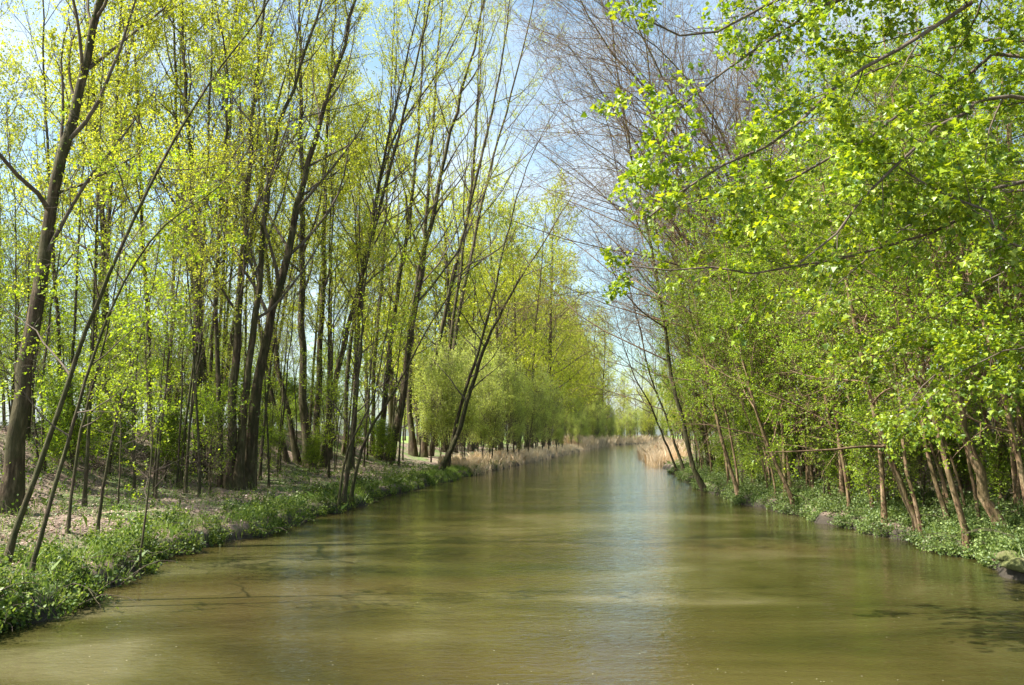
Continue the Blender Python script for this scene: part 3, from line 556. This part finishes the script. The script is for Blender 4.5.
def brambles(name, n, side, label, y0=11.5):
    mb = MB(); x, y, d = cover_pts(n, y0, 62, -.1, 7, side, 1.4, 1.6, .1); m = len(x); z = np.maximum(ground(x, y), .03)
    a = rng.random(m) * 6.28; L = .4 + 1.1 * rng.random(m) ** 1.5; u = np.linspace(0, 1, 7)
    dx = (np.cos(a) * L)[:, None] * u; dy = (np.sin(a) * L)[:, None] * u; dz = (L * .95)[:, None] * (u - .85 * u ** 2) * rng.uniform(.5, 1.2, (m, 1))
    P = np.stack([x[:, None] + dx, y[:, None] + dy, z[:, None] + dz], -1) + rng.normal(0, .012, (m, 7, 3))
    tubes(mb, P, np.linspace(.006, .002, 7)[None] * rng.uniform(.7, 1.4, (m, 1)), 3, 0)
    leaves(mb, P[rng.random(m) < .6], 9, (.035, .075), 1, LEAF_ROUND, spread=.03, upn=.9, t0=.25, fold=.3)
    return stuff(name, mb, [M_TWIG, M_HERB], label)
brambles('brambles', 2600, -1, 'arching brown bramble stems with few leaves on the left bank')
brambles('bramble_tangle', 2000, 1, 'arching brown stems rising from the ivy of the right bank', 19.5)
# fine grass fringe and dry reeds
def blades(name, n, rngs, hh, wd, mat, label, lean=.2):
    mb = MB()
    for (nn, y0, y1, d0, d1, side) in rngs:
        x, y, d = cover_pts(nn, y0, y1, d0, d1, side, 1.2, 1.0); z = ground(x, y); z = np.maximum(z, -.05)
        h = (hh[0] + (hh[1] - hh[0]) * rng.random(len(x))) ; m = len(x)
        a = rng.random(m) * 6.28; sx = np.stack([np.cos(a), np.sin(a), a * 0], -1) * wd
        L = np.stack([rng.normal(0, lean, m), rng.normal(0, lean, m), np.ones(m)], -1) * h[:, None]
        b = np.stack([x, y, z], -1); mid = b + L * .55; tip = b + L + np.stack([rng.normal(0, lean, m) * h, rng.normal(0, lean, m) * h, -.12 * h], -1)
        V = np.stack([b - sx, b + sx, mid + sx * .8, tip, mid - sx * .8], 1)
        mb.add(V, np.arange(m * 5).reshape(m, 5), 0)
    return stuff(name, mb, [mat], label)
blades('dry_reeds', 0, [(6500, 64, 96, -.2, 2.6, -1), (8000, 92, 170, -.4, 2.4, -1)], (.25, 1.0), .012, M_REED, 'pale pinkish dry reeds along the far left bank', .22)
blades('far_reeds', 0, [(9000, 168, 330, -.5, 4, -1)], (1.0, 3.2), .035, M_REED, 'pale reeds lining the far end of the river', .22)
blades('dry_reed_bed', 0, [(9000, 84, 150, -1.2, 3, 1)], (.6, 2.2), .014, M_REED, 'tan dry reed bed on the point of the far right bank', .2)
blades('grass', 0, [(9000, 12, 80, .0, 1.2, -1), (7000, 12, 60, .3, 14, -1), (7000, 15, 80, .2, 3, 1), (3500, 52, 66, -.1, 1.2, -1)], (.12, .45), .008, M_GRASS, 'thin green grass tufts on the banks', .35)
# brush pile of dead sticks on the slope
def sticks(name, px, n, L, r, label, spread=(1.6, 1.2, .35), cat='brush pile'):
    b = ground_hit(*px); mb = MB(); e0 = b
    st = np.stack([rng.normal(0, spread[0], n), rng.normal(0, spread[1], n), np.abs(rng.normal(0, spread[2], n))], -1)
    st[:, 2] += ground(b[0] + st[:, 0], b[1] + st[:, 1]) - b[2]
    d = norm(np.stack([rng.normal(0, 1, n), rng.normal(0, .6, n), rng.normal(.1, .25, n)], -1)); ln = rng.uniform(.3, 1, n)[:, None] * L
    s = np.linspace(-.5, .5, 5)[None, :, None]; P = st[:, None] + d[:, None] * ln[:, None] * s + rng.normal(0, .03 * L, (n, 5, 3))
    tubes(mb, P, np.linspace(r, r * .3, 5)[None] * rng.uniform(.4, 1, (n, 1)), 4, 0)
    o = link(name, mb.mesh(name, [M_TWIG]), None, e0); tag(o, label, cat); o['kind'] = 'stuff'; return o
sticks('brush_pile', (85, 452), 260, 1.6, .018, 'brown heap of dead sticks at the foot of the ivy darkened trunk')
sticks('brush_pile', (185, 470), 200, 1.5, .016, 'dark tangle of dead sticks left of the thick poplar cluster', (1.0, .8, .4))
mb = MB()
for side, n in ((-1, 2600), (1, 1400)):
    x, y, d = cover_pts(n, 12, 60, .1, 14, side, 1.3, 1.2); z = ground(x, y) + .03; m = len(x)
    a = norm(rand_ax(m, .25) * [1, 1, .5]); ln = (.15 + .9 * rng.random(m) ** 2)[:, None, None]
    u = np.linspace(-.5, .5, 4)[None, :, None]; P = np.stack([x, y, z], -1)[:, None] + a[:, None] * ln * u + rng.normal(0, .02, (m, 4, 3)); P[..., 2] = np.maximum(P[..., 2], ground(P[..., 0], P[..., 1]) + .01)
    tubes(mb, P, np.linspace(.009, .004, 4)[None] * rng.uniform(.5, 1.3, (m, 1)), 3, 0)
stuff('twig_litter', mb, [M_TWIG], 'dead twigs lying scattered over both banks')
# fallen branches
def fallen(name, pts, w, label, mat=M_BARK_D, cat='fallen branch'):
    W = np.array(pts, float); P = spline(W, 14); P[1:-1] += rng.normal(0, .02, (12, 3)); b = P[0].copy(); mb = MB()
    R = np.linspace(w, w * .35, 14)[None]; tubes(mb, (P - b)[None], R, 7, 0, .06, True)
    T, TR = grow((P - b)[None], R, 6, .3, .95, (30, 60), (.2, .6), .1, .15, 5, .5, .004); tubes(mb, T, TR, 4, 0)
    o = link(name, mb.mesh(name, [mat]), None, b); tag(o, label, cat); return o
q = ground_hit(75, 600); fallen('fallen_branch', [q + [-.6, .2, .3], q + [.1, 0, .25], q + [.7, -.5, -.05]], .02, 'thin dead branch dipping from the left bank into the water')
q = ground_hit(800, 508); fallen('fallen_branch', [q + [-.2, .3, .5], q + [.4, -.1, .3], q + [1.2, -.7, -.03]], .03, 'pale broken branch lying down the ivy slope to the water')
q = ground_hit(320, 470); fallen('fallen_branch', [q + [-1.2, .2, .1], q + [0, 0, .12], q + [1.3, -.4, .1]], .05, 'fallen branch on the litter behind the fan poplar')
# mossy stones at the right bank
def stone(px, size, label, mat, seed=0):
    q = ground_hit(*px); q[2] = float(ground(q[0], q[1])); nu, nv = 36, 48
    u = np.linspace(0, PI, nu)[:, None]; v = np.linspace(0, 2 * PI, nv, endpoint=False)[None]
    X = np.stack([np.sin(u) * np.cos(v), np.sin(u) * np.sin(v), np.cos(u) + 0 * v], -1); r2 = np.random.default_rng(seed); d = np.ones(X.shape[:2])
    for f, a in ((1.5, .16), (3, .10), (6, .06), (12, .035), (24, .02)):
        for _ in range(4):
            k = r2.normal(0, f, 3); d += a * .6 * np.sin(X @ k + r2.random() * 6)
    for _ in range(9):                      # flat broken faces
        k = norm(r2.normal(0, 1, 3)); d = np.minimum(d, (.78 + .2 * r2.random()) / np.maximum(X @ k, .05))
    V = X * d[..., None] * size; mb = MB(); i = np.arange(nu - 1)[:, None] * nv; j = np.arange(nv)[None]; j2 = (j + 1) % nv
    mb.add(V, np.stack([i + j, i + j2 + 0 * i, i + nv + j2, i + nv + j], -1)[..., ::-1].reshape(-1, 4), 0, True)
    o = link('mossy_stone', mb.mesh('mossy_stone', [mat]), None, q + [0, 0, size[2] * .05]); o.rotation_euler[2] = r2.random() * 6; tag(o, label, 'stone')
M_MOSS = bark_mat('mossy_rock', (.05, .045, .025), (.12, .105, .06), (.20, .18, .11), 9, .6, (.085, .105, .022))
M_ROCK = bark_mat('reddish_rock', (.12, .07, .06), (.28, .18, .15), (.4, .3, .26), 5, .2)
stone((1020, 566), np.array([.36, .30, .17]), 'largest yellow green mossy stone at the water edge by the right picture edge', M_MOSS, 3)
stone((1010, 560), np.array([.26, .2, .16]), 'mossy stone wedged behind the largest one', M_MOSS, 5)
stone((997, 561), np.array([.13, .11, .13]), 'small reddish stone beside the mossy stones', M_ROCK, 8)
# specks of foam, petals and bud scales drifting on the water
n = 2600; y = 5 + 45 * rng.random(n) ** 1.6; f = rng.random(n); x = XL(y) + .4 + (XR(y) - XL(y) - .8) * f
k = np.sin(x * .8 + 1.5 * np.sin(y * .5)) + np.sin(y * 1.3 + x * .4) + rng.normal(0, .6, n) > -.1; mb = MB()
put(mb, np.stack([x[k], y[k], np.full(k.sum(), .006)], -1), rand_ax(k.sum(), 0) * [1, 1, 0], (.008, .026), 0, LEAF_ROUND, 40)
M_SPECK = leaf_mat('floating_speck', [(.28, .26, .16), (.42, .39, .28), (.22, .2, .1)], .1)
stuff('floating_specks', mb, [M_SPECK], 'tiny pale specks drifting on the water in the foreground')

# ------------------------------------------------------------------ a label of its own for every tree that can be told apart
REFS = {'thick dark poplar trunk at the left edge': 'the thick left edge poplar', 'upright twin poplar': 'the upright twin poplar', 'thick poplar cluster': 'the thick poplar cluster',
        'fan of five': 'the fan of five poplar stems', 'ivy darkened trunk': 'the ivy darkened trunk', 'pair of straight': 'the straight poplar pair', 'forked poplar leaning': 'the forked poplar',
        'dark tree leaning right': 'the dark tree leaning over the bend', 'bush like tree': 'the slanting water edge stems', 'sapling rooted lowest': 'the lowest rooted sapling',
        'thick reddish trunk': 'the thick reddish trunk', 'dark leaning pair': 'the dark leaning pair', 'pinkish upright': 'the sunlit pinkish trunk', 'rising out of the ivy mound': 'the stem in the ivy mound',
        'over the pale ivy slope': 'the stem over the pale ivy slope', 'left end of the ivy slope': 'the stem ending the ivy slope', 'foot kinks': 'the bare tree with kinked foot',
        'thinnest arching stem': 'the thinnest arching stem', 'straight thin trunk standing': 'the straight trunk behind the ivy'}
tops = [o for o in bpy.data.objects if o.get('category') and o.type == 'EMPTY']
refs = [(t_, o) for k_, t_ in REFS.items() for o in tops if o['label'].startswith(k_) or (k_ in o['label'] and not o.get('group'))]
seen = set(); refs = [(a, o) for a, o in refs if not (a in seen or seen.add(a))]
def pxl(o): return 512 + F * o.location.x / max(o.location.y, 1)
ORD = ['', 'second ', 'third ', 'fourth ', 'fifth ', 'sixth ', 'seventh ', 'eighth ', 'ninth ', 'tenth ', 'eleventh ', 'twelfth ']
def nth(i): return ORD[i] if i < 12 else '%dth ' % (i + 1) if (i + 1) % 10 not in (1, 2, 3) or 10 < i + 1 < 20 else '%d%s ' % (i + 1, {1: 'st', 2: 'nd', 3: 'rd'}[(i + 1) % 10])
SHORT = {'poplars standing back on the left bank': 'slender poplar', 'poplars beyond the left bank crest': 'poplar beyond the crest', 'slim stems on the left bank': 'slim dark stem', 'saplings on the left bank': 'thin leafy sapling',
         'understory trees of the left bank': 'bright green understory tree', 'shrubs on the left slope': 'low green shrub', 'slim stems along the right bank': 'slim bank stem', 'leaning trees along the right bank': 'leaning leafy tree',
         'woodland trees up the right slope': 'upslope woodland tree', 'shrubs under the right bank trees': 'low green shrub', 'saplings on the right bank': 'small leafy sapling', 'bare trees of the right bank wood': 'bare twiggy tree'}
ROWS = {'pale bushes behind the left reeds': 'pale tall bush behind the left reeds, counted from the near end', 'far row of poplars on the left bank': 'poplar of the far left row, counted from the near end',
        'bushes at the foot of the far row': 'bush at the foot of the far poplar row, counted from near'}
cells = {}; rows_ = {}
for o in tops:
    gname = o.get('group')
    if gname in SHORT:
        side = o.location.x < (XL(o.location.y) + XR(o.location.y)) / 2
        best = min((r for r in refs if (r[1].location.x < 4) == bool(side)), key=lambda r: (r[1].location - o.location).length)
        dx = pxl(o) - pxl(best[1]); rel = ('behind' if o.location.y > best[1].location.y else 'in front of') if abs(dx) < 22 else ('left of' if dx < 0 else 'right of')
        cells.setdefault((SHORT[gname], rel, best[0]), []).append(o)
    elif gname in ROWS: rows_.setdefault(ROWS[gname], []).append(o)
for (k_, rel, ref), L_ in cells.items():
    L_.sort(key=lambda o: -o.scale[0] * max(v.co.z for c in o.children if c.name.startswith('trunk') for v in c.data.vertices))
    for i, o in enumerate(L_):
        adj = '' if len(L_) == 1 else (('taller ', 'shorter ')[i] if len(L_) == 2 else nth(i) + 'tallest ')
        o['label'] = ('%s%s %s %s' % (adj, k_, rel, ref)).strip()
for k_, L_ in rows_.items():
    L_.sort(key=lambda o: o.location.y)
    for i, o in enumerate(L_): o['label'] = ('first ' if i == 0 else nth(i)) + k_

# ------------------------------------------------------------------ light
el = math.radians(51); az = np.array([-.95, -.16]); az = az / np.linalg.norm(az)
sd = Vector((az[0] * math.cos(el), az[1] * math.cos(el), math.sin(el)))
sl = bpy.data.lights.new('sun', 'SUN'); sl.energy = 5.0; sl.angle = math.radians(.5); sl.color = (1, .95, .86)
so = bpy.data.objects.new('sun', sl); C.objects.link(so); so.rotation_euler = sd.to_track_quat('Z', 'Y').to_euler()
W = bpy.data.worlds.new('World'); bpy.context.scene.world = W; W.use_nodes = True; t = W.node_tree; t.nodes.clear()
sk = N(t, 'ShaderNodeTexSky', sky_type='NISHITA'); sk.sun_disc = False; sk.sun_elevation = el; sk.sun_rotation = math.atan2(az[0], az[1]) % (2 * PI)
sk.air_density = 1.0; sk.dust_density = 2.0; sk.ozone_density = .7
bg = N(t, 'ShaderNodeBackground'); bg.inputs[1].default_value = .075; ow = N(t, 'ShaderNodeOutputWorld')
tcw = N(t, 'ShaderNodeTexCoord'); mpw = N(t, 'ShaderNodeMapping'); mpw.inputs['Scale'].default_value = (1, 1, 2.2); t.links.new(tcw.outputs['Generated'], mpw.inputs[0])
nw = N(t, 'ShaderNodeTexNoise'); nw.inputs['Scale'].default_value = 2.6; nw.inputs['Detail'].default_value = 7; nw.inputs['Roughness'].default_value = .6; t.links.new(mpw.outputs[0], nw.inputs['Vector'])
cw = ramp(t, nw.outputs[0], [(.47, (.08, .08, .08)), (.72, (.85, .85, .85))])
tw_ = N(t, 'ShaderNodeMix', data_type='RGBA', blend_type='MULTIPLY'); tw_.inputs[0].default_value = 1; tw_.inputs[7].default_value = (1.15, 1.35, 1.25, 1); t.links.new(sk.outputs[0], tw_.inputs[6])
mw_ = N(t, 'ShaderNodeMix', data_type='RGBA'); t.links.new(cw.outputs[0], mw_.inputs[0]); t.links.new(tw_.outputs[2], mw_.inputs[6]); mw_.inputs[7].default_value = (5.0, 5.4, 5.8, 1)
t.links.new(mw_.outputs[2], bg.inputs[0]); t.links.new(bg.outputs[0], ow.inputs[0])
sc = bpy.context.scene; sc.view_settings.view_transform = 'Standard'; sc.view_settings.look = 'None'; sc.view_settings.exposure = 1.68; sc.view_settings.gamma = 1
sc.render.engine = 'CYCLES'; cy = sc.cycles; cy.max_bounces = 5; cy.diffuse_bounces = 2; cy.glossy_bounces = 3; cy.transmission_bounces = 3; cy.use_denoising = True
cy.sample_clamp_indirect = 6
